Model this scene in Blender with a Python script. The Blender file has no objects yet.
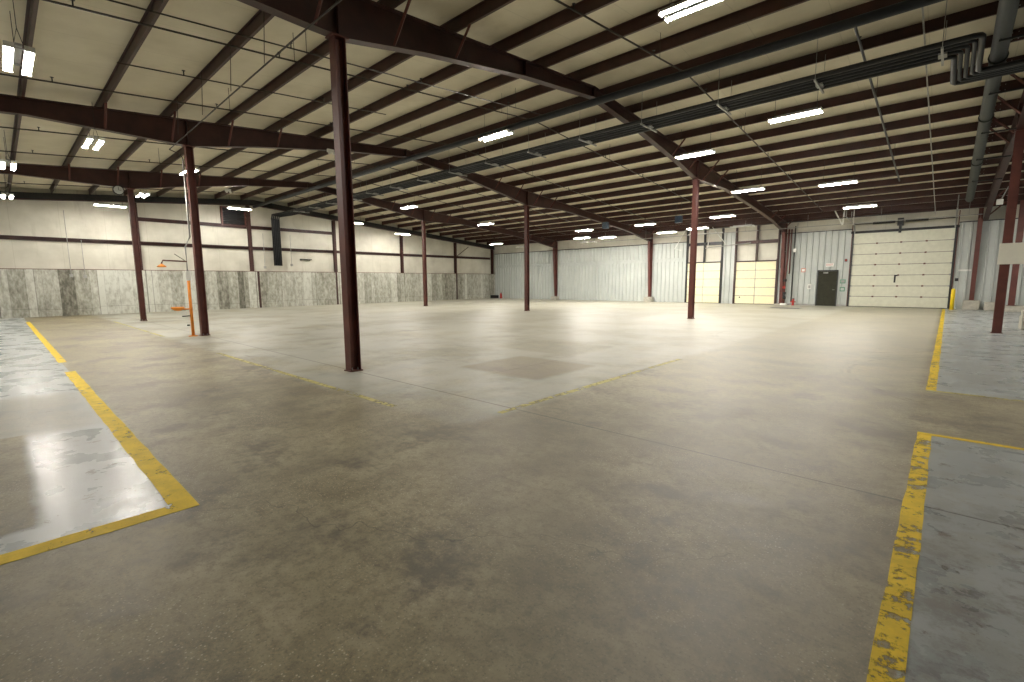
import bpy, bmesh, math, random
from mathutils import Vector, Matrix
random.seed(7)
sc = bpy.context.scene
COL = sc.collection
PI = math.pi

# ------------------------------------------------------------------ geometry constants
FR = [1.17, -7.965, -17.188, -26.411]      # frame lines (X)
Y1, Y2, YW, YF, XL, XR = 4.32, 19.92, 34.8, -9.4, -34.34, 20.0
RIDGE = 12.12
def R(y): return 7.14 - .083*abs(y - RIDGE)            # top of the rafters
_prof = [(0, 6.84), (3.0, 6.52), (5.9, 6.08), (7.7, 5.74), (8.3, 5.74), (11.2, 5.80), (17, 5.33), (20.3, 5.0), (22.7, 4.56)]
def E(y): return .27 - (RIDGE-y)*.0045 if y < RIDGE else .27 + (y-RIDGE)*.0014   # purlin depth, insulation rests on top
def RB(y):                                             # underside of the rafters
    d = abs(y - RIDGE)
    for (a, za), (b, zb) in zip(_prof, _prof[1:]):
        if d <= b: return za + (zb - za)*(d - a)/(b - a)
    return _prof[-1][1]

# ------------------------------------------------------------------ materials
def nt(name):
    m = bpy.data.materials.new(name); m.use_nodes = True
    t = m.node_tree; b = t.nodes['Principled BSDF']
    return m, t, b
def N(t, kind, **kw):
    n = t.nodes.new(kind)
    for k, v in kw.items():
        if k.startswith('i_'): n.inputs[k[2:]].default_value = v
        else: setattr(n, k, v)
    return n
def ramp(t, src, stops):
    r = t.nodes.new('ShaderNodeValToRGB')
    while len(r.color_ramp.elements) > 1: r.color_ramp.elements.remove(r.color_ramp.elements[-1])
    r.color_ramp.elements[0].position = stops[0][0]; r.color_ramp.elements[0].color = (*stops[0][1], 1)
    for p, c in stops[1:]:
        e = r.color_ramp.elements.new(p); e.color = (*c, 1)
    t.links.new(src, r.inputs[0]); return r.outputs[0]
def M_(t, op, a, b=None, c=None):
    n = t.nodes.new('ShaderNodeMath'); n.operation = op
    for i, v in enumerate((a, b, c)):
        if v is None: continue
        if isinstance(v, (int, float)): n.inputs[i].default_value = v
        else: t.links.new(v, n.inputs[i])
    return n.outputs[0]
def MIX(t, f, a, b):
    n = t.nodes.new('ShaderNodeMix'); n.data_type = 'RGBA'
    for i, v in ((0, f), (6, a), (7, b)):
        if isinstance(v, (int, float)): n.inputs[i].default_value = v
        elif isinstance(v, tuple): n.inputs[i].default_value = (*v, 1)
        else: t.links.new(v, n.inputs[i])
    return n.outputs[2]
def NOISE(t, vec, scale, detail=4, rough=.55, stretch=None):
    if stretch:
        mp = t.nodes.new('ShaderNodeMapping'); mp.inputs['Scale'].default_value = stretch
        t.links.new(vec, mp.inputs[0]); vec = mp.outputs[0]
    n = t.nodes.new('ShaderNodeTexNoise'); n.inputs['Scale'].default_value = scale
    n.inputs['Detail'].default_value = detail; n.inputs['Roughness'].default_value = rough
    t.links.new(vec, n.inputs['Vector']); return n.outputs['Fac']
def SS(t, v, a, b):                                    # smoothstep a..b -> 0..1
    n = t.nodes.new('ShaderNodeMapRange'); n.interpolation_type = 'SMOOTHSTEP'
    n.inputs['From Min'].default_value = a; n.inputs['From Max'].default_value = b
    t.links.new(v, n.inputs['Value']); return n.outputs['Result']

def simple(name, col, rough=.5, metal=0., var=.18, scale=6., spec=.5):
    m, t, b = nt(name)
    g = N(t, 'ShaderNodeNewGeometry')
    f = NOISE(t, g.outputs['Position'], scale, 4)
    lo = tuple(c*(1-var) for c in col); hi = tuple(min(1, c*(1+var)) for c in col)
    c = ramp(t, f, [(.3, lo), (.7, hi)])
    t.links.new(c, b.inputs['Base Color'])
    b.inputs['Roughness'].default_value = rough; b.inputs['Metallic'].default_value = metal
    b.inputs['Specular IOR Level'].default_value = spec
    return m
def emit(name, col, s):
    m, t, b = nt(name); b.inputs['Base Color'].default_value = (.9, .9, .9, 1)
    b.inputs['Emission Color'].default_value = (*col, 1); b.inputs['Emission Strength'].default_value = s
    return m

MS = simple('red_oxide_steel', (.042, .0125, .009), .48, var=.3, scale=3)
MSL = simple('red_primer_steel', (.10, .026, .018), .5, var=.25, scale=3)
MDK = simple('dark_steel', (.014, .014, .015), .45, var=.3)
MPIPE = simple('dark_painted_pipe', (.010, .012, .016), .55, var=.3)
MGP = simple('grey_green_duct', (.032, .038, .033), .6, var=.15)
MGALV = simple('galvanised_steel', (.34, .34, .32), .42, metal=.4, var=.15)
MBR = simple('aged_branch_pipe', (.05, .04, .033), .7, var=.35)
MWH = simple('white_enamel', (.72, .72, .68), .4, var=.04)
MBLUE = simple('blue_heater_casing', (.035, .07, .12), .4)
MOR = simple('orange_safety_paint', (.85, .29, .03), .4, var=.1)
MYE = simple('yellow_safety_paint', (.85, .62, .02), .4, var=.08)
MPED = simple('pedestal_concrete', (.42, .40, .34), .8, var=.2)
MDOOR = simple('dark_olive_door_paint', (.028, .028, .017), .65, var=.2, spec=.2)
MCREAM = simple('cream_overhead_door', (.82, .75, .50), .45, var=.05)
MOFFW = simple('offwhite_overhead_door', (.62, .62, .50), .45, var=.06)
MRED = simple('red_paint', (.45, .03, .02), .4)
MPINK = simple('faded_red_sign', (.55, .22, .16), .5, var=.1)
MGREEN = simple('green_sign', (.10, .28, .18), .5)
MBLACK = simple('black_plastic', (.01, .01, .01), .5)
MJOINT = simple('grey_section_seal', (.20, .19, .16), .5)
MHOUS = simple('grey_fixture_housing', (.34, .34, .32), .5, var=.05)
MGLASS = simple('clock_face', (.55, .57, .55), .3, var=.05)
MLAMP = emit('fluorescent_tube', (1., .948, .865), 460.)
MBOARD = simple('white_board', (.72, .70, .60), .5, var=.04)

def insulation():
    m, t, b = nt('vinyl_faced_insulation')
    g = N(t, 'ShaderNodeNewGeometry'); P = g.outputs['Position']
    sx = N(t, 'ShaderNodeSeparateXYZ'); t.links.new(P, sx.inputs[0])
    f = NOISE(t, P, 1.1, 5)
    c = ramp(t, f, [(.3, (.61, .555, .42)), (.7, (.73, .675, .53))])
    # stapled seams every 1.54 m, and a few water stains
    w = M_(t, 'ABSOLUTE', M_(t, 'SUBTRACT', M_(t, 'FRACT', M_(t, 'DIVIDE', sx.outputs[0], 1.537)), .5))
    seam = M_(t, 'MULTIPLY', SS(t, w, .008, .0), .35)
    c = MIX(t, seam, c, (.30, .27, .19))
    f2 = NOISE(t, P, .45, 6, .65)
    st = M_(t, 'MULTIPLY', SS(t, f2, .60, .75), .45)
    c = MIX(t, st, c, (.38, .33, .21))
    t.links.new(c, b.inputs['Base Color']); b.inputs['Roughness'].default_value = .55
    bu = N(t, 'ShaderNodeBump'); bu.inputs['Strength'].default_value = .25; bu.inputs['Distance'].default_value = .05
    t.links.new(NOISE(t, P, 2.2, 3), bu.inputs['Height']); t.links.new(bu.outputs[0], b.inputs['Normal'])
    return m
MINS = insulation()
def wall_insulation():
    m, t, b = nt('wall_insulation')
    g = N(t, 'ShaderNodeNewGeometry'); P = g.outputs['Position']
    sx = N(t, 'ShaderNodeSeparateXYZ'); t.links.new(P, sx.inputs[0])
    s = M_(t, 'ADD', sx.outputs[0], sx.outputs[1])
    c = ramp(t, NOISE(t, P, .8, 5), [(.3, (.50, .48, .40)), (.7, (.66, .64, .55))])
    w = M_(t, 'ABSOLUTE', M_(t, 'SUBTRACT', M_(t, 'FRACT', M_(t, 'DIVIDE', s, 1.83)), .5))
    c = MIX(t, M_(t, 'MULTIPLY', SS(t, w, .008, .0), .4), c, (.30, .28, .20))
    # grime washing down in streaks
    f = NOISE(t, P, 1.6, 6, .65, (1, 1, .18))
    c = MIX(t, M_(t, 'MULTIPLY', SS(t, f, .56, .74), .35), c, (.33, .31, .24))
    t.links.new(c, b.inputs['Base Color']); b.inputs['Roughness'].default_value = .55
    bu = N(t, 'ShaderNodeBump'); bu.inputs['Strength'].default_value = .3; bu.inputs['Distance'].default_value = .05
    t.links.new(NOISE(t, P, 1.5, 3), bu.inputs['Height']); t.links.new(bu.outputs[0], b.inputs['Normal'])
    return m
MWINS = wall_insulation()
def liner():
    m, t, b = nt('ribbed_liner_panel')
    g = N(t, 'ShaderNodeNewGeometry'); P = g.outputs['Position']
    c = ramp(t, NOISE(t, P, .7, 5), [(.3, (.42, .45, .43)), (.7, (.51, .54, .51))])
    f = NOISE(t, P, 2.0, 6, .65, (1, 1, .15))
    c = MIX(t, M_(t, 'MULTIPLY', SS(t, f, .56, .74), .3), c, (.33, .32, .28))
    t.links.new(c, b.inputs['Base Color']); b.inputs['Roughness'].default_value = .42
    return m
MLIN = liner()
def board_concrete():
    m, t, b = nt('board_formed_concrete')
    g = N(t, 'ShaderNodeNewGeometry'); P = g.outputs['Position']
    sx = N(t, 'ShaderNodeSeparateXYZ'); t.links.new(P, sx.inputs[0]); Y = sx.outputs[1]; Z = sx.outputs[2]
    def cell(per, off):
        u = M_(t, 'FLOOR', M_(t, 'DIVIDE', M_(t, 'ADD', Y, off), per))
        wn = N(t, 'ShaderNodeTexWhiteNoise', noise_dimensions='1D'); t.links.new(u, wn.inputs['W']); return wn.outputs['Value']
    a = cell(.61, .2); q = cell(2.44, 1.1)
    big = NOISE(t, P, .35, 3)
    v = M_(t, 'ADD', M_(t, 'MULTIPLY', a, .5), M_(t, 'ADD', M_(t, 'MULTIPLY', q, .42), M_(t, 'MULTIPLY', big, .45)))
    fine = NOISE(t, P, 7, 8, .7, (1, 1, .45))
    v = M_(t, 'ADD', v, M_(t, 'MULTIPLY', M_(t, 'SUBTRACT', fine, .5), 1.5))
    stk = NOISE(t, P, 5, 6, .7, (1, 1, .12))
    v = M_(t, 'ADD', v, M_(t, 'MULTIPLY', M_(t, 'SUBTRACT', stk, .5), .45))
    c = ramp(t, v, [(.15, (.12, .115, .09)), (.45, (.28, .275, .225)), (.75, (.45, .45, .39)), (1., (.60, .61, .55))])
    for per, off, wd, amt in ((.61, .2, .018, .45), (2.44, 1.1, .009, .7), (5.94, .0, .006, .9)):
        w = M_(t, 'ABSOLUTE', M_(t, 'SUBTRACT', M_(t, 'FRACT', M_(t, 'ADD', M_(t, 'DIVIDE', M_(t, 'ADD', Y, off), per), .5)), .5))
        c = MIX(t, M_(t, 'MULTIPLY', SS(t, w, wd, 0), amt), c, (.07, .065, .05))
    w = M_(t, 'ABSOLUTE', M_(t, 'SUBTRACT', Z, M_(t, 'ADD', .34, M_(t, 'MULTIPLY', q, .12))))
    c = MIX(t, M_(t, 'MULTIPLY', SS(t, w, .02, 0), .5), c, (.09, .085, .07))
    t.links.new(c, b.inputs['Base Color']); b.inputs['Roughness'].default_value = .8
    bu = N(t, 'ShaderNodeBump'); bu.inputs['Strength'].default_value = .4; bu.inputs['Distance'].default_value = .02
    t.links.new(fine, bu.inputs['Height']); t.links.new(bu.outputs[0], b.inputs['Normal'])
    return m
MBC = board_concrete()

def floor_mat():
    m, t, b = nt('worn_sealed_concrete')
    g = N(t, 'ShaderNodeNewGeometry'); P = g.outputs['Position']
    sx = N(t, 'ShaderNodeSeparateXYZ'); t.links.new(P, sx.inputs[0]); X, Y = sx.outputs[0], sx.outputs[1]
    n1 = NOISE(t, P, .35, 6, .6); n2 = NOISE(t, P, 2.3, 6, .65); n3 = NOISE(t, P, 14, 5, .7)
    wob = M_(t, 'MULTIPLY', M_(t, 'SUBTRACT', n2, .5), .5)
    v = M_(t, 'ADD', M_(t, 'MULTIPLY', n1, .55), M_(t, 'MULTIPLY', n2, .45))
    c = ramp(t, v, [(.36, (.13, .11, .066)), (.46, (.22, .19, .118)), (.56, (.33, .29, .185)), (.66, (.44, .385, .26))])
    c = MIX(t, M_(t, 'MULTIPLY', SS(t, n3, .45, .65), .45), c, (.12, .105, .07))
    # exposed aggregate specks, denser in worn areas
    vo = N(t, 'ShaderNodeTexVoronoi', feature='F1'); vo.inputs['Scale'].default_value = 58; t.links.new(P, vo.inputs['Vector'])
    wear = SS(t, NOISE(t, P, .9, 4), .42, .62)
    sp = M_(t, 'MULTIPLY', SS(t, vo.outputs['Distance'], .32, .15), M_(t, 'MULTIPLY', M_(t, 'ADD', wear, .25), .7))
    sel = N(t, 'ShaderNodeSeparateColor'); t.links.new(vo.outputs['Color'], sel.inputs[0])
    sp = M_(t, 'MULTIPLY', sp, SS(t, sel.outputs[0], .6, .7))
    c = MIX(t, sp, c, (.62, .55, .40))
    grit = NOISE(t, P, 60, 4, .75)
    c = MIX(t, M_(t, 'MULTIPLY', SS(t, grit, .54, .66), M_(t, 'MULTIPLY', M_(t, 'ADD', wear, .3), .5)), c, (.50, .39, .22))
    c = MIX(t, M_(t, 'MULTIPLY', SS(t, grit, .46, .34), .5), c, (.07, .06, .042))
    # dark oily blotches
    bl = M_(t, 'MULTIPLY', SS(t, NOISE(t, P, 1.1, 9, .75), .50, .64), .75)
    c = MIX(t, bl, c, (.115, .10, .078))
    def lt(v_, k, s=.03): return SS(t, v_, k + s, k - s)
    def gt(v_, k, s=.03): return SS(t, v_, k - s, k + s)
    def mul(*a):
        a = [q for q in a if q != 1.0]
        r = a[0]
        for q in a[1:]: r = M_(t, 'MULTIPLY', r, q)
        return r
    def box(x0, x1, y0, y1, s=.03, w=0):
        xx = M_(t, 'ADD', X, M_(t, 'MULTIPLY', wob, w)) if w else X
        yy = M_(t, 'ADD', Y, M_(t, 'MULTIPLY', wob, w)) if w else Y
        return mul(gt(xx, x0, s), lt(xx, x1, s), gt(yy, y0, s), lt(yy, y1, s))
    worn = SS(t, NOISE(t, P, 1.3, 7, .68), .66, .48)            # where the coating has held
    zl = box(-40, -3.97, -12, .77, .01); zr1 = box(-.03, 30, -12, 6.41, .01); zr2 = box(-.03, 30, 8.98, 40, .01)
    bare = M_(t, 'SUBTRACT', 1, M_(t, 'MINIMUM', 1, M_(t, 'ADD', box(-7.2, -4.35, -2, .05, .05, .25), M_(t, 'MULTIPLY', box(-9.7, -7.1, -2, .66, .3, .7), .6))))
    pm = M_(t, 'ADD', mul(zl, 1.0, bare), M_(t, 'ADD', mul(zr1, M_(t, 'MAXIMUM', SS(t, NOISE(t, P, 2.1, 7, .7), .68, .5), .8)), mul(zr2, M_(t, 'MAXIMUM', worn, .85))))
    zc = box(-40, -3.95, 3.36, 40, .18, .5)
    brownA = box(-6.75, -4.85, 5.85, 7.6, .12, .3); brownB = box(-8.2, -5.9, 8.3, 10.2, .15, .5)
    pc = mul(zc, M_(t, 'SUBTRACT', 1, M_(t, 'MULTIPLY', brownA, .9)), M_(t, 'SUBTRACT', 1, M_(t, 'MULTIPLY', brownB, .6)), M_(t, 'ADD', .25, M_(t, 'MULTIPLY', SS(t, NOISE(t, P, .5, 6, .62), .62, .42), .6)))
    paint = ramp(t, NOISE(t, P, 1.7, 6, .6), [(.3, (.33, .36, .365)), (.7, (.45, .48, .48))])
    paint = MIX(t, M_(t, 'MULTIPLY', SS(t, NOISE(t, P, 4, 8, .75), .58, .64), .75), paint, (.12, .09, .07))
    rust = mul(box(-.05, 6, -3, 4.6, .9, .8), SS(t, NOISE(t, P, 2.6, 9, .78), .47, .60), .7)
    paint = MIX(t, rust, paint, (.105, .07, .052))
    pall = M_(t, 'MINIMUM', 1, pm)
    c = MIX(t, M_(t, 'MULTIPLY', pc, .8), c, (.43, .445, .405))
    c = MIX(t, M_(t, 'MULTIPLY', brownA, .5), c, (.26, .215, .155))
    c = MIX(t, pall, c, paint)
    # aisle floor colour grows paler towards the far bays
    far_pale = mul(gt(Y, 10, 8), box(-40, -.2, 1, 40, .1), .6)
    c = MIX(t, far_pale, c, (.50, .485, .40))
    # saw cuts
    def line(v_, k, w_, a_): return M_(t, 'MULTIPLY', SS(t, M_(t, 'ABSOLUTE', M_(t, 'SUBTRACT', M_(t, 'ADD', v_, M_(t, 'MULTIPLY', M_(t, 'SUBTRACT', n3, .5), .012)), k)), w_, 0), a_)
    j = line(Y, 4.31, .02, .85)
    for k in (-3.2, 12.1, 19.9, 27.0): j = M_(t, 'MAXIMUM', j, line(Y, k, .013, .5))
    for k in (-12.6, -17.19, -26.4): j = M_(t, 'MAXIMUM', j, line(X, k, .013, .45))
    j = M_(t, 'MAXIMUM', j, mul(line(X, -5.8, .012, .7), box(-7, -4.5, 5.8, 7.7)))
    # a wandering crack through the near aisle
    cr = M_(t, 'ADD', M_(t, 'SUBTRACT', Y, M_(t, 'ADD', M_(t, 'MULTIPLY', X, .60), 3.2)), M_(t, 'MULTIPLY', M_(t, 'SUBTRACT', NOISE(t, P, 1.1, 4), .5), 1.1))
    crk = mul(SS(t, M_(t, 'ABSOLUTE', cr), .006, 0), box(-4.0, -.8, .6, 3.6), .55)
    j = M_(t, 'MAXIMUM', j, crk)
    # tyre scuffs turning by the right hand bays
    for (ax, ay, rr, k) in ((2.2, 10.5, 3.4, .35), (2.3, 10.6, 3.62, .25), (-2.5, 15.2, 2.6, .3), (-2.5, 15.4, 2.8, .2), (-12, -1.5, 5.2, .22), (-11.8, -1.4, 5.5, .15)):
        d = M_(t, 'SQRT', M_(t, 'ADD', M_(t, 'POWER', M_(t, 'SUBTRACT', X, ax), 2), M_(t, 'POWER', M_(t, 'SUBTRACT', Y, ay), 2)))
        s_ = mul(SS(t, M_(t, 'ABSOLUTE', M_(t, 'SUBTRACT', d, rr)), .05, .01), SS(t, n2, .45, .6), box(-14, -.1, 1, 18), k)
        j = M_(t, 'MAXIMUM', j, s_)
    c = MIX(t, j, c, (.05, .043, .034))
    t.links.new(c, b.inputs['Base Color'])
    # gloss: paint is shinier than the slab
    r0 = M_(t, 'ADD', .38, M_(t, 'MULTIPLY', n2, .28))
    r1 = M_(t, 'ADD', .15, M_(t, 'MULTIPLY', NOISE(t, P, 1.7, 5, .6), .26))
    gl = M_(t, 'MINIMUM', 1, M_(t, 'ADD', M_(t, 'MULTIPLY', pall, 1), M_(t, 'MULTIPLY', pc, .25)))
    rr_ = M_(t, 'ADD', M_(t, 'MULTIPLY', r0, M_(t, 'SUBTRACT', 1, gl)), M_(t, 'MULTIPLY', r1, gl))
    t.links.new(rr_, b.inputs['Roughness'])
    bu = N(t, 'ShaderNodeBump'); bu.inputs['Strength'].default_value = .2; bu.inputs['Distance'].default_value = .012
    t.links.new(M_(t, 'ADD', NOISE(t, P, 3, 3), M_(t, 'MULTIPLY', n3, .3)), bu.inputs['Height'])
    t.links.new(bu.outputs[0], b.inputs['Normal'])
    return m
MFLOOR = floor_mat()

def line_paint(name, keep, col=(.84, .60, .03)):
    m, t, b = nt(name)
    g = N(t, 'ShaderNodeNewGeometry'); P = g.outputs['Position']
    n = NOISE(t, P, 9, 8, .72); n2 = NOISE(t, P, 1.3, 3)
    v = M_(t, 'ADD', M_(t, 'MULTIPLY', n, .75), M_(t, 'MULTIPLY', n2, .25))
    a = SS(t, v, keep + .03, keep - .03)
    c = ramp(t, NOISE(t, P, 5, 6, .7), [(.35, tuple(x*.75 for x in col)), (.6, col)])
    t.links.new(c, b.inputs['Base Color']); b.inputs['Roughness'].default_value = .6; b.inputs['Specular IOR Level'].default_value = .2
    t.links.new(a, b.inputs['Alpha']); return m
MLINE = line_paint('yellow_line_paint', .58)
MLINEW = line_paint('scuffed_yellow_line_paint', .535)
MLINEF = line_paint('faded_yellow_line_paint', .52, (.56, .50, .20))

# ------------------------------------------------------------------ mesh helpers
def box(bm, a, b):
    (x0, y0, z0), (x1, y1, z1) = a, b
    v = [bm.verts.new(p) for p in ((x0,y0,z0),(x1,y0,z0),(x1,y1,z0),(x0,y1,z0),(x0,y0,z1),(x1,y0,z1),(x1,y1,z1),(x0,y1,z1))]
    for f in ((0,3,2,1),(4,5,6,7),(0,1,5,4),(1,2,6,5),(2,3,7,6),(3,0,4,7)): bm.faces.new([v[i] for i in f])
def tube(bm, pts, r, n=8, cap=True):
    pts = [Vector(p) for p in pts]; rings = []
    for i, p in enumerate(pts):
        d = (pts[min(i+1, len(pts)-1)] - pts[max(i-1, 0)]).normalized()
        u = d.cross(Vector((0, 0, 1)));
        if u.length < .1: u = d.cross(Vector((0, 1, 0)))
        u.normalize(); w = d.cross(u)
        k = r if isinstance(r, (int, float)) else r[i]
        rings.append([bm.verts.new(p + (u*math.cos(2*PI*j/n) + w*math.sin(2*PI*j/n))*k) for j in range(n)])
    for a, b in zip(rings, rings[1:]):
        for j in range(n): bm.faces.new((a[j], a[(j+1) % n], b[(j+1) % n], b[j])).smooth = n > 6
    if cap: bm.faces.new(rings[0][::-1]); bm.faces.new(rings[-1])
def lathe(bm, c, prof, n=16, axis='z'):
    c = Vector(c); rings = []
    for r, h in prof:
        ring = []
        for j in range(n):
            a = 2*PI*j/n; p = Vector((r*math.cos(a), r*math.sin(a), h))
            if axis == 'x': p = Vector((p.z, p.x, p.y))
            if axis == 'y': p = Vector((p.x, p.z, p.y))
            ring.append(bm.verts.new(c + p))
        rings.append(ring)
    for a, b in zip(rings, rings[1:]):
        for j in range(n): bm.faces.new((a[j], a[(j+1) % n], b[(j+1) % n], b[j])).smooth = True
    bm.faces.new(rings[0][::-1]); bm.faces.new(rings[-1])
def prism(bm, pts, vec):
    vec = Vector(vec); a = [bm.verts.new(p) for p in pts]; b = [bm.verts.new(Vector(p) + vec) for p in pts]
    bm.faces.new(a); bm.faces.new(b[::-1]); n = len(a)
    for i in range(n): bm.faces.new((a[i], b[i], b[(i+1) % n], a[(i+1) % n]))
def obj(name, bm, mat, parent=None, bevel=0):
    bmesh.ops.recalc_face_normals(bm, faces=bm.faces)
    me = bpy.data.meshes.new(name); bm.to_mesh(me); bm.free()
    me.materials.append(mat)
    o = bpy.data.objects.new(name, me); COL.objects.link(o)
    if parent: o.parent = parent
    if bevel:
        m = o.modifiers.new('b', 'BEVEL'); m.width = bevel; m.segments = 2; m.limit_method = 'ANGLE'
    return o
def mk(fn, name, mat, parent=None, bevel=0):
    bm = bmesh.new(); fn(bm); return obj(name, bm, mat, parent, bevel)
def local(bm, off):
    for v in bm.verts: v.co -= Vector(off)
def thing(name, label, cat, loc=(0, 0, 0), rz=0, group=None):
    o = bpy.data.objects.new(name, None); COL.objects.link(o); o.location = loc; o.rotation_euler = (0, 0, rz)
    o['label'] = label; o['category'] = cat
    if group: o['group'] = group
    return o
def tag(o, label, cat, group=None, kind=None):
    o['label'] = label; o['category'] = cat
    if group: o['group'] = group
    if kind: o['kind'] = kind
    return o
def struct(o, label=None, cat=None):
    o['kind'] = 'structure'
    if label: o['label'] = label
    if cat: o['category'] = cat
    return o
def dup(root, loc, label=None, rz=None, group=None):
    r = root.copy(); COL.objects.link(r); r.location = loc
    if rz is not None: r.rotation_euler = (0, 0, rz)
    if label: r['label'] = label
    if group: r['group'] = group
    for ch in list(root.children):
        c = ch.copy(); COL.objects.link(c); c.parent = r
        for g in ch.children:
            d = g.copy(); COL.objects.link(d); d.parent = c
    return r

# ------------------------------------------------------------------ the shell
struct(mk(lambda b: box(b, (XL-.3, YF-.3, -.2), (XR+.3, YW+.3, 0)), 'floor', MFLOOR), 'worn sealed concrete slab with blue grey painted bays', 'floor')
def roof_bm(b):
    pr = [(y, R(y)+E(y)) for y in (YF-.3, RIDGE, YW+.3)] + [(y, R(y)+E(y)+.12) for y in (YW+.3, RIDGE, YF-.3)]
    prism(b, [(XL-.6, y, z) for y, z in pr], (XR-XL+.9, 0, 0))
struct(mk(roof_bm, 'ceiling', MINS), 'cream vinyl faced insulation under the gabled metal roof', 'ceiling')
ZC = 2.43
struct(mk(lambda b: box(b, (XL-.5, YF, 0), (XL, YW, ZC)), 'wall_left_lower', MBC), 'stained board-formed concrete lower wall below the insulation', 'wall')
def gable(b):
    prism(b, [(XL-.5, YF, ZC), (XL-.5, YW, ZC), (XL-.5, YW, R(YW)+.28), (XL-.5, RIDGE, R(RIDGE)+.26), (XL-.5, YF, R(YF)+.26)], (.25, 0, 0))
struct(mk(gable, 'wall_left_upper', MWINS), 'cream insulated gable wall above the concrete', 'wall')
struct(mk(lambda b: box(b, (XL-.25, YF, ZC), (XL+.01, YW, ZC+.03)), 'trim_1', MSL), 'thin steel sill along the top of the concrete wall', 'trim')
struct(mk(lambda b: box(b, (XL-.5, YW+.12, 0), (XR, YW+.3, R(YW)+.28)), 'wall_back', MWINS), 'cream insulated eave wall holding the dock doors', 'wall')
struct(mk(lambda b: box(b, (XL-.5, YF-.3, 0), (XR, YF, R(YF)+.26)), 'wall_front', MWINS), 'insulated eave wall behind the camera', 'wall')
def gable_r(b):
    prism(b, [(XR, YF, 0), (XR, YW, 0), (XR, YW, R(YW)+.28), (XR, RIDGE, R(RIDGE)+.26), (XR, YF, R(YF)+.26)], (.2, 0, 0))
struct(mk(gable_r, 'wall_right', MWINS), 'insulated gable wall at the far right end', 'wall')

for k, (y_, l_) in enumerate(((12.05, 'dark steel edge in the concrete wall right of the eyewash'), (17.6, 'dark steel edge in the concrete wall left of the nearest column'), (29.6, 'dark steel edge in the concrete wall below the braced post'))):
    struct(mk(lambda b: box(b, (XL-.02, y_-.07, 0), (XL+.012, y_+.07, ZC)), 'trim_%d' % (10+k), MS), l_, 'trim')
# ribbed liner panels on the back wall (rib every 0.31 m)
def ribs(x0, x1, z0, z1, y=YW, depth=.06, pitch=.33):
    def f(b):
        pts = [(x0, y)]; x = x0 + .1
        while x + .12 < x1:
            pts += [(x, y), (x+.025, y-depth), (x+.085, y-depth), (x+.11, y)]; x += pitch
        pts.append((x1, y))
        prism(b, [(px, py, z0) for px, py in pts] + [(x1, y+.1, z0), (x0, y+.1, z0)], (0, 0, z1-z0))
    return f
DOORS = {'narrow': (-14.3, -11.9, 2.87), 'cream': (-10.9, -8.35, 2.85), 'big': (-4.35, .1, 4.3)}
spans = [(XL, -14.4, 'left'), (-11.8, -11.0, 'between'), (-8.25, -4.45, 'middle'), (.2, 9., 'right')]
n = 2
for x0, x1, _ in spans:
    lab = {'left': 'long pale ribbed metal liner reaching to the concrete wall corner', 'between': 'narrow strip of ribbed liner between the two cream dock doors',
           'middle': 'ribbed liner around the dark personnel door', 'right': 'ribbed liner beyond the big overhead door'}[_]
    if _ == 'left':
        struct(mk(ribs(x0, x1, 0, 3.04), 'wall_back_liner', MLIN), lab + ', lower sheets', 'wall')
        struct(mk(ribs(x0, x1, 3.04, 3.3, YW+.1, .02), 'wall_back_liner_recess', MLIN), lab + ', recessed lap between sheets', 'wall')
        struct(mk(ribs(x0, x1, 3.3, 4.42), 'wall_back_liner_upper', MLIN), lab + ', upper sheets', 'wall')
    else:
        struct(mk(ribs(x0, x1, 0, 4.55 if _ != 'between' else 4.9), 'wall_back_liner', MLIN), lab, 'wall')
for i, (x0, x1, z) in enumerate(((XL, -14.4, 4.42), (-8.25, -4.45, 4.55), (.2, 9., 4.55))):
    struct(mk(lambda b: box(b, (x0, YW-.02, z), (x1, YW+.12, z+.05)), 'trim_%d' % n, MDK), ['dark flashing above the long left liner', 'dark flashing above the liner around the personnel door', 'dark flashing above the liner right of the big door'][i], 'trim'); n += 1
struct(mk(lambda b: box(b, (-8.25, YW-.075, 0), (-4.45, YW-.06, .1)), 'baseboard_back', MGALV), 'thin base angle under the middle liner', 'trim')

# ------------------------------------------------------------------ steel
def ibeam_frame(X, mat, label, w=.2, fl=.022, web=.014):
    t = thing('roof_rafter', label, 'roof beam', (X, RIDGE, 0), group='tapered roof rafters')
    ys = sorted(set([YF+.1, YF+2, -4.9, 0.9, 3.82, 4.42, 6.22, 9.12, RIDGE, 15.12, 18.02, 19.82, 20.42, 23.3, 29.1, 31.4, YW-.05]))
    def path(zf): return [(y, zf(y)) for y in ys]
    top, bot = path(R), path(RB)
    def webf(b):
        prism(b, [(X-web/2, y, z) for y, z in top] + [(X-web/2, y, z) for y, z in bot[::-1]], (web, 0, 0)); local(b, (X, RIDGE, 0))
    def flange(p, dz):
        def f(b):
            prism(b, [(X-w/2, y, z) for y, z in p] + [(X-w/2, y, z+dz) for y, z in p[::-1]], (w, 0, 0)); local(b, (X, RIDGE, 0))
        return f
    mk(webf, 'web', mat, t); mk(flange(top, -fl), 'top_flange', mat, t); mk(flange(bot, fl), 'bottom_flange', mat, t)
    for y in (Y1, Y2, 9.12, 15.12, RIDGE):
        def st(b): box(b, (X-w/2+.01, y-.012, RB(y)+.02), (X+w/2-.01, y+.012, R(y)-.02)); local(b, (X, RIDGE, 0))
        mk(st, 'stiffener', mat, t)
    return t
PUR = sorted([RIDGE + s*(.75 + 1.5*k) for s in (-1, 1) for k in range(15 if s > 0 else 14)])
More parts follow.
